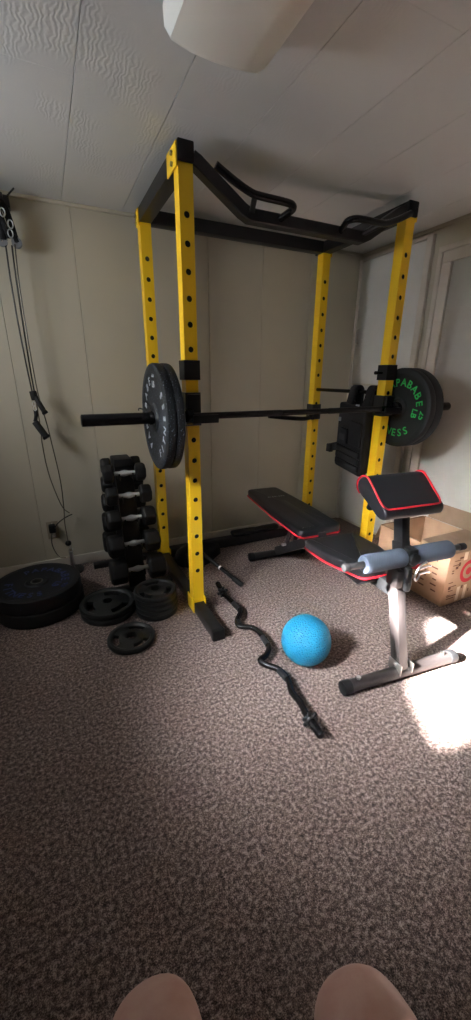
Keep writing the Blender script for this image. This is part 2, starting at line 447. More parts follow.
for cx in (X0, X1):
    b = MB(); b.beam((cx, 1.475, .029), (cx, 2.585, .029), .06, .054, .005)
    f = link('base_tube', b, M['black_metal'], rack)
    b = MB(); b.box(cx - .033, cx + .033, 1.455, 1.487, 0, .058, .006)
    link('end_cap', b, M['black_plastic'], f)
    b = MB(); b.beam((cx, 1.742, 2.051), (cx, 2.515, 2.051), .066, .066, .004)
    f = link('side_beam', b, M['black_metal'], rack)
    b = MB(); b.box(cx - .034, cx + .034, 1.730, 1.745, 2.017, RH + .001, .006)
    link('end_cap', b, M['black_plastic'], f)
b = MB(); b.beam((X0 + .033, Y1, 2.051), (X1 - .033, Y1, 2.051), .06, .066, .004)
link('rear_beam', b, M['black_metal'], rack)
b = MB(); b.beam((X0 + .037, Y1, .045), (X1 - .037, Y1, .045), .06, .07, .005)
link('base_crossmember', b, M['black_metal'], rack)
# pull-up bar with its two angled grips
def polybeam(b, pts, w, h, bev=.004):
    """mitred rectangular bar through points in an XZ plane"""
    P = [V(p) for p in pts]; secs = []
    for i, p in enumerate(P):
        d0 = (P[i] - P[i - 1]).normalized() if i else (P[1] - P[0]).normalized()
        d1 = (P[i + 1] - P[i]).normalized() if i < len(P) - 1 else d0
        t = (d0 + d1).normalized(); n = V((-t.z, 0, t.x)); k = 1 / max(.3, t.dot(d1))
        hh = h / 2 * k; w2 = w / 2
        c = bev
        sec = []
        for yy, zz in ((-w2 + c, -1), (w2 - c, -1), (w2, -1 + 2 * c / h), (w2, 1 - 2 * c / h), (w2 - c, 1), (-w2 + c, 1), (-w2, 1 - 2 * c / h), (-w2, -1 + 2 * c / h)):
            sec.append(p + V((0, yy, 0)) + n * zz * hh)
        secs.append(sec)
    return b.loft(secs)
PY = Y0 - .002
b = MB(); polybeam(b, [(X0 + .034, PY, 2.045), (.665, PY, 2.035), (.865, PY, 1.91), (.90, PY, 1.895), (1.53, PY, 1.895), (1.565, PY, 1.91), (1.765, PY, 2.035), (X1 - .034, PY, 2.045)], .05, .05)
pb = link('pull_up_bar', b, M['black_metal'], rack)
for s in (1, -1):
    mx = (X0 + X1) / 2
    def gx(x): return mx + s * (x - mx)
    b = MB()
    path = smooth([(gx(.70), 1.66, 1.995), (gx(.78), 1.658, 1.958), (gx(.85), 1.655, 1.932), (gx(.90), 1.652, 1.926), (gx(1.0), 1.65, 1.924), (gx(1.045), 1.655, 1.922), (gx(1.066), 1.68, 1.918), (gx(1.058), 1.715, 1.91), (gx(1.045), 1.752, 1.90)], 6)
    b.tube(path, .0145, 14)
    g = link('grip', b, M['black_gloss'], pb)
    b = MB(); b.beam((gx(.87), 1.66, 1.926), (gx(.905), 1.752, 1.905), .022, .012, .002)
    link('strut', b, M['black_metal'], pb)

# ------------------------------------------------------------------ things clipped to the rack
def clamp_ring(b, cx, cy, z0, z1, t=.007, g=.0008, w=.06):
    h = w / 2 + g
    b.box(cx - h - t, cx + h + t, cy - h - t, cy - h, z0, z1, .0015); b.box(cx - h - t, cx + h + t, cy + h, cy + h + t, z0, z1, .0015)
    b.box(cx - h - t, cx - h, cy - h, cy + h, z0, z1, .0); b.box(cx + h, cx + h + t, cy - h, cy + h, z0, z1, .0)
BZ, BY = 1.0653, 1.6976
for cx, lab in ((X0, 'black bar cup holding the barbell beside the silver-lettered plates'), (X1, 'black bar cup holding the barbell beside the green-lettered plate')):
    t = thing('bar_cup', lab, 'bar cup', (cx, Y0, 1.02), (0, 0, 0), 'bar cups under the barbell')
    b = MB(); clamp_ring(b, cx, Y0, 1.018, 1.168 if cx == X0 else 1.136)
    link('clamp', b, M['black_metal'], t)
    s = 1 if cx == X0 else -1
    b = MB()
    x0, x1 = (cx - .03, cx + .095) if s > 0 else (cx - .095, cx + .03)
    b.box(x0, x1, 1.662, 1.735, 1.036, 1.050, .003); b.box(x0, x1, 1.655, 1.666, 1.036, 1.074, .004)
    b.box(cx - .03, cx + .03, 1.716, 1.735, 1.03, 1.16 if cx == X0 else 1.13, .003)
    link('tray', b, M['black_plastic'], t)
for cx, s, lab in ((X0, 1, 'black sleeve clamp on the yellow post beside the silver-lettered plates'), (X1, -1, 'black sleeve clamp with side pin on the post by the green-lettered plate')):
    t = thing('sleeve_clamp', lab, 'clamp', (cx, Y0, 1.222))
    b = MB(); clamp_ring(b, cx, Y0, 1.222, 1.306)
    link('sleeve', b, M['black_plastic'], t)
    b = MB()
    if s < 0:
        b.rod((cx - .0378, Y0, 1.262), (cx - .075, Y0, 1.262), .006, seg=12); b.rod((cx - .075, Y0, 1.262), (cx - .092, Y0 , 1.262), .010, seg=12, bev=.002)
    else:
        b.rod((cx + .0378, Y0 + .012, 1.262), (cx + .045, Y0 + .012, 1.262), .008, seg=12)
    link('pin', b, M['black_gloss'], t)
# dip handle on the rear right post
t = thing('dip_handle', 'black dip handle clamped to the rear yellow post behind the bench', 'dip handle', (X1, Y1, .93))
b = MB(); clamp_ring(b, X1, Y1, .935, 1.045)
link('clamp', b, M['black_metal'], t)
b = MB(); b.tube(smooth([(X1 - .0378, Y1 - .045, .955), (X1 - .12, Y1 - .05, .945), (X1 - .25, Y1 - .05, .955), (X1 - .42, Y1 - .05, .975)], 8), .016, 14)
b.box(X1 - .06, X1 - .0372, Y1 - .066, Y1 - .02, .935, .985, .003)
link('handle_bar', b, M['black_gloss'], t)
# safety tube through the right-hand posts
b = MB(); b.rod((X1, Y0 - .032, 1.15), (X1, Y1 + .05, 1.15), .0119, seg=20, bev=.002)
sb = link('safety_bar', b, M['black_gloss'])
tag(sb, 'thin black safety bar through two rack posts, carrying the weighted vest', 'safety bar')

# ------------------------------------------------------------------ weighted vest hung over the safety tube
vx = X1
t = thing('weighted_vest', 'black weighted vest with pockets hanging over the thin safety bar', 'weighted vest', (vx, 1.94, .64))
def pillow(b, x0, x1, y0, y1, z0, z1, bev, mi=0): b.box(x0, x1, y0, y1, z0, z1, bev, mi=mi, seg=3)
def skew(b):  # near end hangs lower
    for v in b.bm.verts: v.co.z += (v.co.y - 2.05) * .16
    return b
b = MB(); pillow(b, vx - .088, vx - .018, 1.815, 2.065, .665, 1.085, .016)
f = link('front_panel', skew(b), M['fabric'], t)
b = MB()
pillow(b, vx - .106, vx - .084, 1.95, 2.02, .84, .935, .006)
for k in range(3): pillow(b, vx - .104, vx - .084, 1.825, 2.045, .69 + .045 * k, .73 + .045 * k, .008)
pillow(b, vx - .104, vx - .084, 1.825, 1.93, .85, 1.0, .008)
link('pocket', skew(b), M['fabric'], f)
b = MB(); pillow(b, vx - .1085, vx - .1055, 1.96, 2.01, .86, .90, .001)
link('patch', skew(b), M['fabric_grey'], f)
b = MB(); pillow(b, vx + .0145, vx + .036, 1.815, 2.065, .665, 1.085, .008)
link('back_panel', skew(b), M['fabric'], t)
for y in (1.855, 2.005):
    b = MB()
    arc = [(vx - .055, .99), (vx - .048, 1.08)] + [(vx - .0275 * math.cos(a), 1.153 + .0275 * math.sin(a)) for a in [PI * k / 8 for k in range(9)]] + [(vx + .0265, 1.08), (vx + .0265, .99)]
    secs = []
    for i, (x, z) in enumerate(arc):
        j, k = max(0, i - 1), min(len(arc) - 1, i + 1)
        d = V((arc[k][0] - arc[j][0], 0, arc[k][1] - arc[j][1])).normalized(); n = V((-d.z, 0, d.x))
        c = V((x, 0, z)); hh = .0115
        secs.append([c + n * hh * a + V((0, y + .03 * e, 0)) for a, e in ((-1, -.85), (-1, .85), (-.5, 1), (.5, 1), (1, .85), (1, -.85), (.5, -1), (-.5, -1))])
    b.loft(secs)
    link('shoulder_strap', b, M['fabric'], t)
b = MB(); b.beam((vx - .06, 2.05, .80), (vx - .085, 2.125, .775), .012, .055, .004, up=(0, 0, 1))
link('waist_strap', b, M['fabric'], t)
b = MB(); pillow(b, vx - .1, vx - .07, 2.105, 2.15, .745, .80, .005)
link('buckle', b, M['black_plastic'], t)
b = MB(); pillow(b, vx - .096, vx - .086, 2.03, 2.05, .965, .99, .002)
link('tag', b, M['white_print'], t)
b = MB(); pillow(b, vx - .060, vx - .048, 1.915, 1.94, 1.05, 1.075, .002)
link('tag', b, M['white_print'], t)

# ------------------------------------------------------------------ barbell and bumper plates
BX = 1.2119
t = thing('barbell', 'long black barbell resting in the front bar cups of the yellow rack', 'barbell', (BX, BY, BZ))
b = MB(); b.rod((BX - .64, BY, BZ), (BX + .64, BY, BZ), .0145, seg=24)
link('shaft', b, M['black_gloss'], t)
for a, c in ((-.64, -.15), (.15, .52)):
    b = MB(); b.rod((BX + a, BY, BZ), (BX + c, BY, BZ), .0155, seg=24); link('knurling', b, M['black_plastic'], t)
for s in (-1, 1):
    b = MB(); b.rod((BX + s * .654, BY, BZ), (BX + s * 1.098, BY, BZ), .0250, seg=32, bev=.002)
    sl = link('sleeve', b, M['black_gloss'], t)
    b = MB(); b.rod((BX + s * .625, BY, BZ), (BX + s * .654, BY, BZ), .036, seg=32, bev=.003)
    link('collar', b, M['black_gloss'], t)
    b = MB(); b.rod((BX + s * 1.098, BY, BZ), (BX + s * 1.1, BY, BZ), .019, seg=24)
    link('end_cap', b, M['black_metal'], sl)
def plate_profile(R, r, th, rim=.035, hub=.055, dish=.006):
    h = th / 2
    return [(r, -h + .001), (r, h - .001), (r + .004, h), (hub, h), (hub + .008, h - dish), (R - rim - .012, h - dish), (R - rim, h - .001), (R - rim + .006, h), (R - .008, h), (R - .002, h - .003), (R, h - .009),
            (R, -h + .009), (R - .002, -h + .003), (R - .008, -h), (R - rim + .006, -h), (R - rim, -h + .001), (R - rim - .012, -h + dish), (hub + .008, -h + dish), (hub, -h), (r + .004, -h)]
# frame for a plate hung on the bar whose lettered face looks to -X: local X -> -Y, local Y -> +Z, local Z -> -X
def hang(x): return Matrix(((0, 0, -1, x), (-1, 0, 0, BY), (0, 1, 0, BZ), (0, 0, 0, 1)))
def bumper(name, label, mtx, R, th, m, group, letters=None, lm=None, num='', start=0, ring=True, size=.060, at=.64):
    t = thing(name, label, 'weight plate', mtx.translation, (0, 0, 0), group)
    b = MB(); h = th / 2
    b.lathe([(.0255, -h - .0005), (.0255, h + .0004), (.031, h + .0004), (.032, h - .0005), (.032, -h - .0005)], 40, mtx)
    link('hub_ring', b, M['steel'] if ring else M['black_metal'], t)
    b = MB(); b.lathe(plate_profile(R, .0262, th), 72, mtx)
    if letters:
        base = mtx @ Matrix.Translation((0, 0, h - .0055))
        rr = R * at
        arc_text(b, letters[0], rr, start + letters[2], size, 17.5, .0012, base, True, 1)
        arc_text(b, letters[1], rr, start + letters[3], size, 17.5, .0012, base, letters[4], 1)
        a = math.radians(start + letters[5])
        for k, s in enumerate(num.split()):
            q = rr + (.45 if k == 0 else -.45) * size
            b.mesh(glyph(s, size * .83, .0012), base @ Matrix.Translation((q * math.sin(a), q * math.cos(a), 0)) @ Matrix.Rotation(-a, 4, 'Z'), 1)
    link('disc', b, [m, lm] if letters else m, t)
    return t
GP = 'bumper plates on the barbell'
LET = ('PAPABABE', 'FITNESS', 15, 202, False, 100)
bumper('bumper_plate', 'speckled bumper plate with silver letters, outermost on the bar sleeve', hang(.4285), .225, .037, M['speckle'], GP, LET, M['white_print'], '35 LB', -98, ring=False, size=.046, at=.71)
bumper('bumper_plate', 'speckled black bumper plate between the silver-lettered plate and the yellow post', hang(.4655), .225, .037, M['speckle'], GP, ring=False)
bumper('bumper_plate', 'black bumper plate with green letters hanging on the bar by the vest', hang(1.867 + .0235), .225, .046, M['rubber'], GP, LET, M['green_print'], '25 LB', 0, ring=False)
bumper('bumper_plate', 'plain black bumper plate on the bar behind the green-lettered one', hang(1.867 + .0765), .225, .060, M['rubber'], GP, ring=False)
# spring collar on the left sleeve
t = thing('spring_collar', 'wire spring collar clipped on the bar sleeve against the silver-lettered plate', 'collar', (.40, BY, BZ))
b = MB()
pts = [(.404 - .005 * k / 12, BY + .0282 * math.cos(2 * PI * k / 12 + .9), BZ + .0282 * math.sin(2 * PI * k / 12 + .9)) for k in range(0, 36)]
b.tube(pts, .0026, 8)
link('coil', b, M['black_gloss'], t)
for p, dz in ((pts[0], 0.0), (pts[-1], 0.0)):
    b = MB(); q = V(p); o = V((0, q.y - BY, q.z - BZ)).normalized()
    up = V((0, .35, 1)).normalized() if p is pts[0] else V((0, .9, .55)).normalized()
    b.tube(smooth([q, q + up * .022, q + up * .045 + V((-.012, 0, 0)), q + up * .05 + V((-.026, 0, 0)), q + up * .038 + V((-.03, 0, 0))], 5), .0028, 8)
    link('squeeze_handle', b, M['black_metal'], t)

# bumper plates on the floor at the left
FX, FY = -.19, 2.168
def flat(x, y, z, rz=0): return Matrix.Translation((x, y, z)) @ Matrix.Rotation(rz, 4, 'Z')
GF = 'bumper plates stacked on the carpet'
bumper('bumper_plate', 'bottom black bumper plate under the blue-lettered plate on the carpet', flat(FX + .006, FY - .004, .0395), .225, .078, M['rubber'], GF)
bumper('bumper_plate', 'blue-lettered bumper plate with steel hub, top of the floor stack', flat(FX, FY, .1197), .225, .078, M['speckle_blue'], GF, LET, M['blue_print'], '45 LB', 25)

# cast iron grip plates
def grip_plate_proto(R, th, label):
    t = thing('grip_plate', label, 'weight plate', (0, 0, 0), (0, 0, 0), 'cast iron grip plates on the carpet')
    b = bmesh.new(); N = 72; h = th
    # disc with a bore and three long grip slots, built as a radial grid
    rad = [.0265, .045, R * .52, R * .78, R * .86, R * .97, R]
    zt = [h, h, h * .72, h * .72, h, h, h * .75]
    def slot(k): return (k % (N // 3)) < int(N / 3 * .5)
    top = [[b.verts.new((r * math.cos(2 * PI * k / N), r * math.sin(2 * PI * k / N), z)) for k in range(N)] for r, z in zip(rad, zt)]
    bot = [[b.verts.new((r * math.cos(2 * PI * k / N), r * math.sin(2 * PI * k / N), 0 if i < 6 else h * .25)) for k in range(N)] for i, r in enumerate(rad)]
    for i in range(len(rad) - 1):
        for k in range(N):
            k2 = (k + 1) % N
            if i == 2 and slot(k):
                if not slot(k - 1): b.faces.new((top[2][k], top[3][k], bot[3][k], bot[2][k]))
                if not slot(k + 1): b.faces.new((top[2][k2], top[3][k2], bot[3][k2], bot[2][k2]))
                b.faces.new((top[2][k], top[2][k2], bot[2][k2], bot[2][k])); b.faces.new((top[3][k], top[3][k2], bot[3][k2], bot[3][k]))
                continue
            b.faces.new((top[i][k], top[i][k2], top[i + 1][k2], top[i + 1][k])); b.faces.new((bot[i][k], bot[i][k2], bot[i + 1][k2], bot[i + 1][k]))
    for k in range(N):
        k2 = (k + 1) % N
        b.faces.new((top[0][k], top[0][k2], bot[0][k2], bot[0][k])); b.faces.new((top[-1][k], top[-1][k2], bot[-1][k2], bot[-1][k]))
    bmesh.ops.recalc_face_normals(b, faces=b.faces)
    mb = MB(); mb._add(b); link('disc', mb, M['iron'], t, local=True)
    b = MB(); b.lathe([(.0258, -.0002), (.0258, th + .0015), (.033, th + .0015), (.033, -.0002)], 36)
    link('hub_ring', b, M['iron'], t, local=True)
    return t
GI = 'cast iron grip plates on the carpet'
g = grip_plate_proto(.148, .031, 'lower large iron grip plate under its twin, beside the blue-lettered stack')
g.location = (.152, 1.95, .001)
dup(g, (.15, 1.953, .0335), (0, 0, .6), 'upper large iron grip plate on its twin, nearest the blue-lettered stack', GI)
g = grip_plate_proto(.115, .026, 'single small iron grip plate lying foremost on the carpet')
g.location = (.216, 1.645, .002); g.rotation_euler = (0, 0, .5)
ords = ('lowest', 'second from bottom', 'middle', 'second from top', 'topmost')
for k in range(5):
    dup(g, (.397 + random.uniform(-.003, .003), 1.852 + random.uniform(-.003, .003), .001 + .0275 * k), (0, 0, k * .8), ('small iron grip plate, %s of the five-plate stack by the yellow post' % ords[k]), GI)

# ------------------------------------------------------------------ dumbbell stand
DX = .347
t = thing('dumbbell_stand', 'black A-frame dumbbell stand by the back wall beside the rack', 'dumbbell stand', (DX, 2.31, 0))
TZ = [.713, .589, .459, .313, .159]
TY = [2.20, 2.17, 2.14, 2.11, 2.08]
YC = 2.315
for s, nm in ((-1, 'front_leg'), (1, 'rear_leg')):
    b = MB(); b.beam((DX, YC + s * .045, .76), (DX, YC + s * .20, .03), .10, .03, .003, up=(0, 1, 0))
    l = link(nm, b, M['black_metal'], t)
    b = MB(); b.box(DX - .215, DX + .215, YC + s * .20 - .025, YC + s * .20 + .025, .0, .035, .005)
    link('foot', b, M['black_metal'], t)
    for zz, yy in zip(TZ, TY):
        y = yy if s < 0 else 2 * YC - yy
        for sx in (-.038, .038):
            b = MB()
            ya, yb = (y - .028, YC - .05 - .16 * (.76 - zz) / .76) if s < 0 else (YC + .05 + .16 * (.76 - zz) / .76, y + .028)
            b.box(DX + sx - .005, DX + sx + .005, ya, yb, zz - .034, zz - .0185, .002)
            ye = ya if s < 0 else yb
            b.box(DX + sx - .005, DX + sx + .005, ye - .004, ye + .004, zz - .034, zz + .004, .002)
            link('saddle', b, M['black_metal'], l)
b = MB(); b.box(DX - .052, DX + .052, YC - .075, YC + .075, .735, .785, .006)
link('top_cap', b, M['black_plastic'], t)
b = MB(); b.beam((DX, YC - .15, .22), (DX, YC + .15, .22), .03, .03, .002)
link('spreader', b, M['black_metal'], t)
def dumbbell(L, R, label, group):
    t = thing('hex_dumbbell', label, 'dumbbell', (0, 0, 0), (0, 0, 0), group)
    hl = .060
    b = MB()
    prof = [(0, -hl - .004)] + [(0.0125 + .006 * math.cos(PI * z / (hl * 1.15)) ** 2 * (1 if abs(z) < hl * .575 else 0), z) for z in [(-hl - .004) + (2 * hl + .008) * k / 20 for k in range(21)]] + [(0, hl + .004)]
    b.lathe(prof, 24, Matrix.Rotation(PI / 2, 4, 'Y'), closed=False)
    link('handle', b, M['knurl'], t, local=True)
    for s in (-1, 1):
        b = bmesh.new(); xs = [hl, hl + .008, L / 2 - .012, L / 2]; rs = [R * .80, R, R, R * .78]
        rings = [[b.verts.new((s * x, r * math.cos(PI / 3 * k + PI / 6), r * math.sin(PI / 3 * k + PI / 6))) for k in range(6)] for x, r in zip(xs, rs)]
        for A, B in zip(rings, rings[1:]):
            for k in range(6): b.faces.new((A[k], A[(k + 1) % 6], B[(k + 1) % 6], B[k]))
        b.faces.new(rings[0]); b.faces.new(rings[-1])
        bmesh.ops.recalc_face_normals(b, faces=b.faces)
        bmesh.ops.bevel(b, geom=b.edges[:], offset=R * .10, segments=2, affect='EDGES', profile=.5)
        mb = MB(); mb._add(b); link('head', mb, M['rubber_head'], t, local=True)
    return t
GD = 'hex dumbbells on the A-frame stand'
sz = [(.238, .055), (.256, .059), (.276, .064), (.298, .070), (.322, .076)]
tier = ('top', 'second from top', 'middle', 'second from bottom', 'bottom')
for k, ((L, R), zz, yy) in enumerate(zip(sz, TZ, TY)):
    d = dumbbell(L, R, 'hex dumbbell facing the room on the %s tier of the stand' % tier[k], GD)
    d.location = (DX + random.uniform(-.006, .006), yy, zz); d.rotation_euler = (.15 * k, 0, random.uniform(-.04, .04))
    dup(d, (DX + .012 + .004 * k, 2 * YC - yy, zz + .001), (.1 * k + .3, 0, random.uniform(-.05, .05)), 'hex dumbbell on the wall side of the stand, %s tier' % tier[k], GD)

# ------------------------------------------------------------------ adjustable bench (local: x across, y towards the back wall)
BR = math.atan2(-.1, .995)
t = thing('weight_bench', 'black adjustable weight bench with red piping and preacher pad', 'weight bench', (1.232, .90, 0), (0, 0, BR))
def L(name, mb, m, parent=None, ang=35):
    return link(name, mb, m, parent or t, local=True, ang=ang)
b = MB(); b.rod((-.285, 0, .030), (.285, 0, .030), .027, seg=28)
f = L('front_foot', b, M['dark_metal'])
for s in (-1, 1):
    b = MB(); b.rod((s * .262, 0, .030), (s * .302, 0, .030), .030, seg=28, bev=.005)
    L('foot_cap', b, M['black_plastic'], f)
    b = MB(); b.rod((s * .225, 0, .055), (s * .225, 0, .066), .007, seg=10); b.rod((s * .225, 0, .064), (s * .225, 0, .068), .010, seg=6)
    L('bolt', b, M['steel'], f)
b = MB(); b.beam((-.008, 0.004, .048), (-.008, .104, .44), .046, .056, .005, up=(0, 1, 0))
f = L('front_post', b, M['dark_metal'])
b = MB()
for s in (-1, 1): b.box(s * .031 - .003, s * .031 + .003, -.03, .045, .035, .085, .002)
b.rod((-.042, .008, .068), (.042, .008, .068), .007, seg=8)
L('foot_plate', b, M['steel'], f)
b = MB(); b.beam((0, .085, .455), (0, .118, .60), .046, .056, .004, up=(0, 1, 0)); b.beam((0, .112, .59), (0, .142, .745), .040, .050, .004, up=(0, 1, 0))
f = L('preacher_stem', b, M['black_metal'])
b = MB(); b.box(-.07, .07, .125, .165, .733, .743, .002)
b.beam((0, .1, .728), (0, .21, .775), .03, .008, .001)
L('pad_plate', b, M['black_metal'], f)
# spine from the front post back, rear leg and rear foot
b = MB(); b.beam((0, .09, .375), (0, .80, .345), .048, .058, .004)
L('spine', b, M['black_metal'])
b = MB(); b.beam((0, .68, .385), (0, 1.235, .055), .05, .06, .004)
L('rear_leg', b, M['black_metal'])
b = MB(); b.rod((-.20, 1.25, .030), (.20, 1.25, .030), .027, seg=24)
f = L('rear_foot', b, M['black_metal'])
for s in (-1, 1):
    b = MB(); b.rod((s * .18, 1.25, .030), (s * .218, 1.25, .030), .030, seg=24, bev=.005)
    L('foot_cap', b, M['black_plastic'], f)
b = MB()
for s in (-1, 1): b.beam((s * .03, 1.07, .165), (s * .03, .985, .375), .006, .04, .001, up=(0, 1, 0))
b.rod((-.05, 1.065, .17), (.05, 1.065, .17), .008, seg=10)
f = L('backrest_support', b, M['black_metal'])
for s in (-1, 1):
    b = MB(); b.rod((s * .034, 1.06, .185), (s * .062, 1.06, .185), .010, seg=12, bev=.002)
    L('adjuster_pin', b, M['chrome'], f)
def pad(outline, z0, z1, tilt=0, y0=0, rp=.012):
    """upholstered board: outline (x,y); rounded upper edge"""
    def ins(d):
        n = len(outline); o = []
        for i in range(n):
            p0, p1, p2 = V(outline[i - 1]), V(outline[i]), V(outline[(i + 1) % n])
            e1 = (p1 - p0).normalized(); e2 = (p2 - p1).normalized()
            nn = (V((-e1.y, e1.x)) + V((-e2.y, e2.x))); nn.normalize()
            o.append(p1 + nn * d)
        return o
    secs = []
    for d, z in ((.004, z0), (0, z0 + .004), (0, z1 - rp), (rp * .3, z1 - rp * .3), (rp, z1), (rp * 3.2, z1 + .003)):
        secs.append([V((p.x, p.y, z + tilt * (p.y - y0))) for p in ins(d)])
    return secs
def rrect(pts, r, n=5):
    out = []; N = len(pts)
    for i in range(N):
        p0, p1, p2 = V(pts[i - 1]), V(pts[i]), V(pts[(i + 1) % N])
        a = p1 + (p0 - p1).normalized() * r; c = p1 + (p2 - p1).normalized() * r
        for k in range(n + 1):
            q = k / n; out.append(tuple(a * (1 - q) ** 2 + p1 * 2 * q * (1 - q) + c * q * q))
    return out
def piping(outline, z, tilt, y0, r=.006, grow=.001):
    cx = sum(p[0] for p in outline) / len(outline); cy = sum(p[1] for p in outline) / len(outline)
    return [V((p[0] + (grow if p[0] > cx else -grow), p[1] + (grow if p[1] > cy else -grow), z + tilt * (p[1] - y0))) for p in outline]
# backrest
ob = rrect([(-.140, .69), (.140, .71), (.145, 1.05), (.122, 1.56), (-.122, 1.56), (-.145, 1.05)], .04)
b = MB(); b.loft(pad(ob, .385, .437))
f = L('backrest', b, M['pad'], ang=50)
b = MB(); b.tube(piping(ob, .392, 0, 0), .0055, 8, True)
L('piping', b, M['red'], f)
b = MB()
secs = []
for y in (.72, .735, 1.20, 1.215):
    e = .0 if y in (.72, 1.215) else .004
    secs.append([(x, y, z) for x, z in ((-.034, .4375), (-.024, .4395 + e), (.024, .4395 + e), (.034, .4375), (.034, .436), (-.034, .436))])
b.loft(secs)
L('raised_channel', b, M['pad'], f)
b = MB()
for k, w in enumerate((.010, .004, .009, .010, .004, .009, .010, .008)):
    x = -.058 + .0165 * k
    b.box(x, x + w, 1.305, 1.322, .4395, .4409)
L('printed_mark', b, M['white_print'], f)
b = MB(); b.box(-.11, .11, .70, 1.50, .372, .386, .003); b.box(-.03, .03, .66, 1.30, .345, .373, .003)
L('backrest_board', b, M['black_metal'], f)
# seat
TI = -.055
so = rrect([(-.105, .19), (.105, .19), (.158, .42), (.158, .625), (-.158, .625), (-.158, .42)], .035)
b = MB(); b.loft(pad(so, .378, .432, TI, .4))
f = L('seat', b, M['pad'], ang=50)
b = MB(); b.tube(piping(so, .386, TI, .4), .0055, 8, True)
L('piping', b, M['red'], f)
b = MB(); b.box(-.12, .12, .20, .60, .367, .377, .003); b.box(-.03, .03, .25, .6, .35, .37, .003)
L('seat_board', b, M['black_metal'], f)
# preacher pad: profile in (y,z) swept across x
prf = smooth([(.060, .748), (.074, .768), (.118, .818), (.160, .858), (.185, .872), (.213, .868), (.234, .846), (.236, .818), (.218, .797), (.170, .772), (.118, .742), (.085, .728), (.066, .730)], 4, closed=True) if False else None
def close_smooth(pts, n=4): return [tuple(p) for p in smooth([(a, c, 0) for a, c in pts], n, True)]
pr = close_smooth([(.052, .744), (.055, .762), (.078, .780), (.120, .814), (.160, .850), (.186, .866), (.214, .862), (.236, .842), (.238, .814), (.218, .793), (.170, .768), (.118, .740), (.085, .724), (.060, .728)])
cyy = sum(p[0] for p in pr) / len(pr); czz = sum(p[1] for p in pr) / len(pr)
HW = .143
PX = -.014
def psec(x, s): return [(x + PX, cyy + (p[0] - cyy) * s, czz + (p[1] - czz) * s) for p in pr]
b = MB(); b.loft([psec(-HW, .90), psec(-HW + .004, .97), psec(-HW + .012, 1), psec(HW - .012, 1), psec(HW - .004, .97), psec(HW, .90)])
f = L('preacher_pad', b, M['pad'], ang=50)
n = len(pr)
# piping runs round both ends and along the lower front edge
top = [i for i in range(n)]
side = [(.219, .7915), (.2385, .814), (.2365, .843), (.214, .8635), (.186, .8675), (.160, .851), (.120, .8155), (.088, .788)]
path = [V((PX - HW + .003, a, c)) for a, c in side]
path += [V((PX - HW + .010, .070, .7745)), V((PX - HW + .03, .0615, .7695)), V((PX, .0605, .769)), V((PX + HW - .03, .0615, .7695)), V((PX + HW - .010, .070, .7745))]
path += [V((PX + HW - .003, a, c)) for a, c in side[::-1]]
b = MB(); b.tube(smooth(path, 5), .0040, 8)
L('piping', b, M['red'], f)
b = MB(); b.rod((-.13, .165, .762), (-.13, .178, .735), .014, seg=12, bev=.003)
L('pad_knob', b, M['black_plastic'], f)
# leg roller
RZ, RY = .542, .082
b = MB(); b.rod((-.296, RY, RZ), (.322, RY, RZ), .0135, seg=20)
f = L('roller_bar', b, M['black_metal'])
for s in (-1, 1):
    b = MB(); b.rod((-.298 if s < 0 else .29, RY, RZ), (-.27 if s < 0 else .324, RY, RZ), .0155, seg=20, bev=.003)
    L('bar_cap', b, M['black_plastic'], f)
for x0, x1 in ((-.205, -.012), (.036, .236)):
    b = MB(); b.lathe([(.0138, x0), (.034, x0), (.0385, x0 + .006), (.0395, x0 + .02), (.0395, x1 - .02), (.0385, x1 - .006), (.034, x1), (.0138, x1)], 36, Matrix.Translation((0, RY, RZ)) @ Matrix.Rotation(PI / 2, 4, 'Y'))
    L('foam_roller', b, M['foam'], f)
b = MB(); b.box(-.012, .036, .05, .115, .505, .585, .006); b.rod((.012, .035, .545), (.012, .06, .545), .026, seg=20, bev=.004)
f = L('roller_bracket', b, M['black_plastic'])
b = MB(); b.tube(smooth([(.062, .028, .535), (.03, .026, .522), (.012, .024, .50), (.006, .024, .475), (.016, .024, .460), (.030, .026, .470), (.034, .028, .488)], 6), .0042, 8)
b.tube([(.03, .03, .505), (.075, .032, .512), (.095, .034, .508)], .0042, 8); b.tube([(.034, .03, .482), (.078, .032, .486), (.092, .034, .480)], .0042, 8)
L('pull_pin', b, M['chrome'], f)
b = MB(); b.rod((-.022, .034, .52), (-.022, .028, .455), .015, .017, seg=16, bev=.004); b.rod((-.022, .028, .457), (-.024, .024, .42), .017, .012, seg=16, bev=.003)
L('lever', b, M['black_plastic'], f)
b = MB(); b.box(-.058, -.0265, .045, .11, .42, .50, .006)
L('tension_clamp', b, M['dark_metal'], f)

# ------------------------------------------------------------------ blue ball
b = MB(); bm = bmesh.new(); bmesh.ops.create_uvsphere(bm, u_segments=64, v_segments=40, radius=.112); b._add(bm, Matrix.Translation((.912, 1.163, .112)))
o = link('exercise_ball', b, M['ball'], ang=80)
tag(o, 'blue dimpled exercise ball on the carpet between curl bar and bench', 'ball')
b = MB(); b.lathe([(0, .2235), (.006, .2238), (.008, .2228), (0, .222)], 14, Matrix.Translation((.912, 1.163, .0)), closed=False)
link('valve', b, M['blue_print'], o)

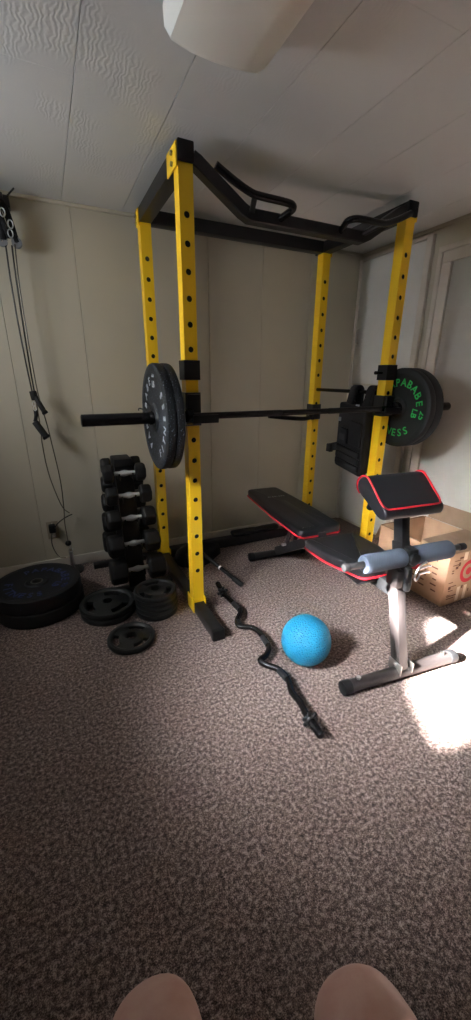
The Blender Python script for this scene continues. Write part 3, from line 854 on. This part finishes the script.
# ------------------------------------------------------------------ EZ curl bar
ez = [(.792, 1.901), (.779, 1.787), (.789, 1.69), (.795, 1.60), (.738, 1.525), (.732, 1.475), (.786, 1.435), (.797, 1.362), (.787, 1.279), (.745, 1.232), (.706, 1.215), (.713, 1.180), (.749, 1.132), (.754, 1.06), (.733, 1.0), (.733, .942), (.724, .889), (.718, .805)]
z = .034
t = thing('curl_bar', 'wavy black curl bar lying on the carpet beside the blue ball', 'curl bar', (.75, 1.35, 0))
P = [V((x, y, z)) for x, y in ez]
b = MB(); b.tube(smooth(P[1:17], 6), .0135, 16)
s = link('shaft', b, M['black_gloss'], t)
for a, c in ((2, 3), (4, 5), (7, 8), (12, 13)):
    d = P[c] - P[a]; b = MB(); b.rod(P[a] + d * .12, P[a] + d * .88, .0146, seg=18); link('knurling', b, M['black_metal'], s)
for a, c in ((P[1], P[0]), (P[16], P[17])):
    d = (c - a).normalized(); e = c + d * (.02)
    b = MB(); b.rod(a - d * .012, e, .0145, seg=18, bev=.002)
    N = 14
    for k in range(N): q = a + d * .055 + (e - a - d * .06) * (k / N); b.rod(q, q + d * .003, .0156, seg=18)
    sl = link('threaded_end', b, M['black_gloss'], t)
    b = MB(); b.rod(a + d * .018, a + d * .040, .021, seg=20, bev=.003)
    sx = d.cross(V((0, 0, 1)))
    up = V((0, 0, 1))
    for k in range(6):
        an = PI / 3 * k + .35; q = sx * math.cos(an) + up * math.sin(an)
        b.rod(a + d * .029 + q * .014, a + d * .029 + q * .033, .0095, .007, seg=10, bev=.002)
    link('star_collar', b, M['black_metal'], t)

# ------------------------------------------------------------------ clutter by the rack base
b = MB()
b.tube(smooth([(.79, 2.19, .125), (.83, 2.10, .098), (.93, 1.87, .021)], 6), .0125, 14)
o = link('short_bar', b, M['black_plastic'])
tag(o, 'slim short black bar with silver ring leaning on the slumped bag', 'bar')
b = MB(); b.rod((.857, 2.035, .0768), (.861, 2.026, .0740), .0142, seg=16)
link('ring', b, M['chrome'], o)
b = MB(); b.rod((.905, 1.928, .0385), (.934, 1.861, .019), .0165, seg=16, bev=.003)
link('grip', b, M['rubber'], o)
# folded black mat / bag against the rear crossmember
t = thing('gym_bag', 'slumped black gym bag on the carpet against the rack crossmember', 'bag', (.80, 2.3, 0))
b = MB()
def blob(y0, y1, z1, x): return [V((x, y0 + (y1 - y0) * (.5 - .5 * math.cos(a)) , z1 * max(0, math.sin(a)) ** .7 + .002)) for a in [PI * k / 12 for k in range(13)]] + [V((x, y1 - (y1 - y0) * k / 5, .001)) for k in range(1, 5)]
b.loft([blob(2.33, 2.37, .05, .655), blob(2.27, 2.405, .10, .68), blob(2.23, 2.415, .13, .74), blob(2.22, 2.415, .135, .80), blob(2.25, 2.415, .125, .87), blob(2.31, 2.415, .10, .94), blob(2.36, 2.41, .07, 1.0)])
link('body', b, M['fabric'], t, ang=60)
b = MB(); b.tube(smooth([(.70, 2.232, .12), (.715, 2.20, .06), (.75, 2.17, .02), (.80, 2.18, .03), (.80, 2.225, .11)], 6), .009, 8)
link('strap', b, M['fabric_grey'], t)
# flat black bar pad lying on the crossmember
b = MB(); secs = []
for x, r in ((1.14, .7), (1.15, 1), (1.30, 1), (1.36, .85), (1.42, 1), (1.53, .95), (1.545, .6)):
    secs.append([(x, Y1 + .04 * r * math.cos(a), .1015 + .0205 * r * math.sin(a)) for a in [2 * PI * k / 14 for k in range(14)]])
b.loft(secs)
o = link('bar_pad', b, M['rubber'], ang=60)
tag(o, 'flat black foam bar pad lying on the rear base crossmember of the rack', 'bar pad')

# ------------------------------------------------------------------ pulley cable set on the back wall
WY = YB - .055
t = thing('cable_pulley', 'black pulley cable set hanging on the back wall above the floor plates', 'cable pulley', (-.04, YB, .2))
b = MB(); b.box(-.14, -.035, YB - .06, YB - .002, 2.03, 2.085, .006); b.box(-.10, -.06, YB - .13, YB - .06, 2.045, 2.07, .004)
b.rod((-.045, WY - .02, 2.07), (-.005, WY - .04, 2.105), .004, seg=8)
link('mount', b, M['black_metal'], t)
b = MB()
b.tube(smooth([(-.10, WY - .02, 2.06), (-.065, WY - .035, 2.03), (-.048, WY - .035, 1.97), (-.035, WY - .03, 1.90), (-.028, WY - .03, 1.875)], 5), .016, 10)
b.tube(smooth([(-.11, WY - .02, 2.05), (-.095, WY - .035, 2.0), (-.09, WY - .035, 1.94), (-.088, WY - .03, 1.88)], 5), .018, 10)
b.tube(smooth([(-.07, WY - .05, 2.06), (-.085, WY - .06, 2.0), (-.07, WY - .055, 1.93), (-.06, WY - .04, 1.89)], 5), .012, 10)
link('strap', b, M['fabric'], t)
b = MB()
for x, zz, yy in ((-.072, 1.985, WY - .078), (-.045, 1.945, WY - .06), (-.052, 1.905, WY - .06)):
    b.tube([(x + .011 * math.cos(a), yy, zz + .018 * math.sin(a)) for a in [2 * PI * k / 14 for k in range(14)]], .003, 8, True)
link('carabiner', b, M['chrome'], t)
for x in (-.095, -.030):
    b = MB(); b.lathe([(.004, -.011), (.024, -.011), (.024, -.008), (.017, 0), (.024, .008), (.024, .011), (.004, .011)], 28, Matrix.Translation((x, WY - .03, 1.875)) @ Matrix.Rotation(PI / 2, 4, 'X'))
    link('pulley_wheel', b, M['pulley'], t)
cab = [
    [(-.055, 1.865), (-.060, 1.70), (-.062, 1.50), (-.062, 1.30), (-.060, 1.14)],
    [(-.082, 1.865), (-.086, 1.70), (-.084, 1.50), (-.078, 1.30), (-.070, 1.14)],
    [(-.040, 1.865), (-.048, 1.70), (-.050, 1.50), (-.046, 1.25), (-.040, 1.12), (-.022, .98), (-.010, .85), (.006, .62), (.002, .45), (-.006, .34), (-.003, .22)],
    [(-.058, 1.10), (-.058, .95), (-.062, .84), (-.052, .66), (-.010, .46), (.030, .40)],
]
def atw(x, zz, d): return V((x, YB - d, zz))
for i, c in enumerate(cab):
    b = MB(); b.tube(smooth([atw(x, zz, .07 + .015 * (i % 3)) for x, zz in c], 8), .0042 if i < 2 else .0032, 8)
    link('cable', b, M['cable'] if i < 2 else M['cable_clear'], t)
b = MB(); b.rod(atw(-.068, 1.155, .08), atw(-.062, 1.105, .08), .019, seg=14, bev=.004)
link('rope_stop', b, M['black_plastic'], t)
for (a, c, r) in (((-.060, 1.125), (-.022, 1.035), .014), ((-.082, .985), (-.034, .895), .0185)):
    b = MB(); b.rod(atw(a[0], a[1], .085), atw(c[0], c[1], .10), r, seg=18, bev=.004)
    h = link('pull_handle', b, M['rubber'], t)
    b = MB(); b.rod(atw(c[0] - .004, c[1] + .007, .0985), atw(c[0] + .004, c[1] - .007, .1015), r * 1.18, seg=18, bev=.003)
    link('end_cap', b, M['black_plastic'], h)
b = MB(); b.tube(smooth([atw(-.070, 1.05, .085), atw(-.070, 1.02, .09), atw(-.080, .985, .09)], 5), .010, 8)
link('handle_strap', b, M['fabric'], t)
b = MB()
for x, zz in ((-.070, 1.06), (-.072, 1.085)): b.tube([atw(x + .007 * math.cos(a), zz + .013 * math.sin(a), .095) for a in [2 * PI * k / 12 for k in range(12)]], .0024, 8, True)
link('snap_hook', b, M['chrome'], t)
bm = bmesh.new(); bmesh.ops.create_uvsphere(bm, u_segments=18, v_segments=12, radius=.019); b = MB(); b._add(bm, Matrix.Translation(atw(-.003, .205, .10)))
link('ball_stop', b, M['black_plastic'], t)
# loading pin
px, py = .005, YB - .105
t = thing('loading_pin', 'chrome loading pin on a black base behind the floor plate stack', 'loading pin', (px, py, 0))
b = MB(); b.lathe([(0, 0), (.062, 0), (.066, .004), (.066, .016), (.060, .02), (0, .02)], 36, Matrix.Translation((px, py, 0)), closed=False)
link('base', b, M['black_metal'], t)
b = MB(); b.rod((px, py, .018), (px, py, .145), .012, seg=18, bev=.002)
link('pin', b, M['chrome'], t)
b = MB()
b.tube([(px + .011 * math.cos(a), py, .158 + .016 * math.sin(a)) for a in [2 * PI * k / 14 for k in range(14)]], .0035, 8, True)
b.tube([(px, py + .009 * math.cos(a), .178 + .012 * math.sin(a)) for a in [2 * PI * k / 14 for k in range(14)]], .003, 8, True)
link('snap_link', b, M['chrome'], t)
# wall outlet with a black plug
b = MB(); b.box(-.118, -.048, YB - .006, YB, .215, .335, .003)
o = link('wall_outlet', b, M['outlet'])
tag(o, 'beige wall outlet low on the back wall above the floor plate stack', 'outlet')
b = MB(); b.rod((-.083, YB - .0075, .325), (-.083, YB - .006, .325), .004, seg=10); b.box(-.096, -.070, YB - .0085, YB - .005, .225, .262, .003)
link('socket', b, M['trim'], o)
t = thing('power_plug', 'black plug with thin curled cord in the outlet by the floor plates', 'plug', (-.085, YB - .03, .27))
b = MB(); b.box(-.105, -.066, YB - .048, YB - .0065, .268, .322, .006)
link('body', b, M['black_plastic'], t)
b = MB(); b.tube(smooth([(-.07, YB - .045, .30), (-.055, YB - .05, .325), (-.02, YB - .055, .355), (.02, YB - .045, .372), (.045, YB - .02, .372)], 8), .0036, 8); b.tube(smooth([(-.09, YB - .045, .272), (-.10, YB - .05, .20), (-.085, YB - .05, .13), (-.06, YB - .045, .09), (-.03, YB - .05, .085)], 8), .0028, 8)
link('cord', b, M['cable'], t)

# ------------------------------------------------------------------ cardboard box by the right wall
bx0, bx1, by0, by1, bh, tk = 1.868, 2.285, 1.195, 1.70, .322, .006
t = thing('cardboard_box', 'open brown cardboard box with red ring logos beside the bench', 'cardboard box', ((bx0 + bx1) / 2, (by0 + by1) / 2, 0))
b = MB()
b.box(bx0, bx1, by0, by0 + tk, 0, bh, .001); b.box(bx0, bx1, by1 - tk, by1, 0, bh, .001)
b.box(bx0, bx0 + tk, by0 + tk, by1 - tk, 0, bh, .001); b.box(bx1 - tk, bx1, by0 + tk, by1 - tk, 0, bh, .001); b.box(bx0 + tk, bx1 - tk, by0 + tk, by1 - tk, 0, tk)
# printed marks
def ring_mark(b, c, u, v, r):
    n = u.cross(v)
    for r0, r1 in ((r * .66, r), (0, r * .33)):
        N = 40; bb = bmesh.new()
        A = [bb.verts.new(c + n * .0012 + (u * math.cos(2 * PI * k / N) + v * math.sin(2 * PI * k / N)) * r1) for k in range(N)]
        if r0 > 0:
            Bv = [bb.verts.new(c + n * .0012 + (u * math.cos(2 * PI * k / N) + v * math.sin(2 * PI * k / N)) * r0) for k in range(N)]
            for k in range(N): bb.faces.new((A[k], A[(k + 1) % N], Bv[(k + 1) % N], Bv[k]))
        else: bb.faces.new(A)
        b._add(bb, None, 1)
ring_mark(b, V((2.055, by0, .19)), V((1, 0, 0)), V((0, 0, 1)), .072)
ring_mark(b, V((bx0, 1.42, .20)), V((0, -1, 0)), V((0, 0, 1)), .062)
for x0, x1, z0, z1 in ((1.955, 1.985, .285, .295), (1.935, 1.955, .225, .24), (1.955, 1.97, .24, .262), (1.905, 1.925, .10, .118), (1.905, 1.985, .05, .056), (1.905, 1.97, .036, .041), (2.02, 2.032, .085, .105), (2.085, 2.092, .05, .07), (1.91, 1.925, .20, .206), (1.91, 1.925, .215, .221)):
    b.box(x0, x1, by0 - .0012, by0 + .001, z0, z1, mi=2)
for k in range(9):
    x = 1.90 + .008 * (k % 3); z = .06 + .027 * k
    if not 3 < k < 7: b.box(x, x + random.uniform(.03, .06), by0 - .0012, by0 + .001, z, z + .004, mi=2)
for k in range(6):
    b.box(2.15, 2.15 + random.uniform(.05, .10), by0 - .0012, by0 + .001, .05 + .02 * k, .056 + .02 * k, mi=2)
for k in range(5):
    for j in range(4):
        y = 1.235 + .075 * j + random.uniform(0, .02); b.box(bx0 - .0012, bx0 + .001, y, y + random.uniform(.02, .055), .07 + .035 * k, .078 + .035 * k, mi=2) if not (1.35 < y < 1.47 and 1 < k < 5) else None
for y in (1.262, 1.276): b.box(bx0 - .0012, bx0 + .001, y, y + .005, .255, .305, mi=2)
for x0, x1, z0, z1 in ((1.99, 2.02, .27, .318), (1.985, 2.01, .01, .10), (2.045, 2.07, .01, .10), (2.10, 2.13, .27, .318)): b.box(x0, x1, by0 - .0008, by0 + .001, z0, z1, mi=3)

link('body', b, [M['card'], M['card_print'], M['card_dark'], M['card_pale']], t)
def flap(name, hinge0, hinge1, out, length, cut=.02):
    a, c, o = V(hinge0), V(hinge1), V(out).normalized(); d = (c - a).normalized(); n = d.cross(o).normalized() * (.0045)
    p = [a, c, c + o * length - d * cut, a + o * length + d * cut]
    b = MB(); b.loft([[q for q in p], [q + n for q in p]])
    return link(name, b, M['card_in'], t)
flap('flap', (bx0, by0 + .001, bh + .001), (bx1, by0 + .001, bh + .001), (0, .97, .06), .20)
flap('flap', (bx1 - .001, by0 + .02, bh + .002), (bx1 - .001, by1 - .02, bh + .002), (-.01, 0, 1), .12, .03)
flap('flap', (bx1 - .01, by1 + .008, bh + .002), (bx0 + .01, by1 + .008, bh + .002), (0, .45, -.9), .14)
flap('flap', (bx0 + .014, by1 - .015, bh - .002), (bx0 + .014, by0 + .225, bh - .002), (.30, 0, -.9), .16, .02)
# ------------------------------------------------------------------ seated person: bare knees at the bottom of the view
def skinned(name, verts, edges, radii, m, parent=None, sub=2):
    me = bpy.data.meshes.new('skin'); me.from_pydata(verts, edges, []); o = bpy.data.objects.new('skin', me); COL.objects.link(o)
    md = o.modifiers.new('skin', 'SKIN'); md.use_smooth_shade = True
    for i, r in enumerate(radii):
        me.skin_vertices[0].data[i].radius = r if isinstance(r, tuple) else (r, r)
    me.skin_vertices[0].data[0].use_root = True
    s = o.modifiers.new('sub', 'SUBSURF'); s.levels = sub; s.render_levels = sub
    dg = bpy.context.evaluated_depsgraph_get(); dg.update()
    ev = bpy.data.meshes.new_from_object(o.evaluated_get(dg))
    bpy.data.objects.remove(o); bpy.data.meshes.remove(me)
    mb = MB(); mb.mesh(ev); bpy.data.meshes.remove(ev)
    return link(name, mb, m, parent, ang=180)
vv = [(.07, -.36, .54)]; ee = []; rr = [(.13, .11)]
for hip, kn, an in (((-.04, -.30, .53), (.012, .240, .508), (-.01, .10, .10)), ((.17, -.32, .53), (.240, .140, .512), (.25, .02, .10))):
    h, k, a = V(hip), V(kn), V(an)
    chain = [h, h.lerp(k, .35), h.lerp(k, .7), h.lerp(k, .9), k + V((0, .018, -.005)), k + V((0, .008, -.075)), k.lerp(a, .35) + V((0, -.025, 0)), k.lerp(a, .75), a, a + V((0, -.012, -.055))]
    rad = [.105, .094, .079, .068, .058, .054, .054, .040, .036, .034]
    i0 = len(vv); vv += [tuple(c) for c in chain]; rr += rad
    ee += [(0, i0)] + [(i0 + j, i0 + j + 1) for j in range(len(chain) - 1)]
    toe = [a + V((0, .055, -.058)), a + V((0, .125, -.070)), a + V((0, .175, -.074))]
    i1 = len(vv); vv += [tuple(c) for c in toe]; rr += [(.036, .036), (.040, .024), (.030, .016)]
    ee += [(i0 + 8, i1), (i1, i1 + 1), (i1 + 1, i1 + 2)]
person = skinned('person', vv, ee, rr, M['skin'], sub=3)
tag(person, 'seated person seen only by two bare bent knees at the lower edge', 'person')

PART_LABELS = {'piping': 'red piping', 'foam_roller': 'grey foam roller', 'post': 'yellow post with punched holes', 'foot_bracket': 'yellow foot bracket', 'top_bracket': 'yellow top bracket', 'pull_pin': 'chrome pull pin', 'adjuster_pin': 'chrome adjuster pin', 'pulley_wheel': 'grey pulley wheel', 'carabiner': 'chrome carabiner', 'snap_hook': 'chrome snap hook', 'ring': 'silver ring', 'printed_mark': 'white printed mark', 'tag': 'small white tag'}
for o in COL.objects:
    n = o.name.split('.')[0]
    if o.parent is not None and n in PART_LABELS: o['label'] = PART_LABELS[n]
    if o.parent is not None and n == 'handle' and o.parent.name.startswith('hex_dumbbell'): o['label'] = 'chrome handle'

# ------------------------------------------------------------------ light
w = bpy.data.worlds.new('sky'); SC.world = w; w.use_nodes = True
w.node_tree.nodes['Background'].inputs['Color'].default_value = (.62, .76, 1, 1)
w.node_tree.nodes['Background'].inputs['Strength'].default_value = 1.6
sd = bpy.data.lights.new('sun', 'SUN'); sd.energy = 290; sd.angle = math.radians(2.2); sd.color = (1, .97, .93)
so_ = bpy.data.objects.new('sun', sd); COL.objects.link(so_)
sdir = V((1, .04, -.62)); so_.rotation_euler = sdir.to_track_quat('-Z', 'Y').to_euler()
so_.location = (-4, 0, 3)
def area(name, loc, target, sx, sy, power, color, spread):
    l = bpy.data.lights.new(name, 'AREA'); l.shape = 'RECTANGLE'; l.size = sx; l.size_y = sy; l.energy = power; l.color = color; l.spread = math.radians(spread)
    o = bpy.data.objects.new(name, l); COL.objects.link(o); o.location = loc
    o.rotation_euler = (V(target) - V(loc)).to_track_quat('-Z', 'Y').to_euler(); return o
area('scattered_sunlight', (XL + .02, (WA[0] + WA[1]) / 2, 1.82), (1.42, 1.16, .1), .55, .26, 17, (.95, .97, 1), 42)
area('window_fill', (XL + .03, (WB[0] + WB[1]) / 2, (WB[2] + WB[3]) / 2), (2.2, 1.72, .9), .5, .42, 8.5, (.95, .97, 1), 112)  # area lamp in front of the added slab, standing in for window daylight

SC.cycles.sample_clamp_indirect = 0
SC.view_settings.view_transform = 'Standard'; SC.view_settings.look = 'None'
SC.view_settings.gamma = 1; SC.view_settings.use_curve_mapping = False; SC.view_settings.exposure = 0.33
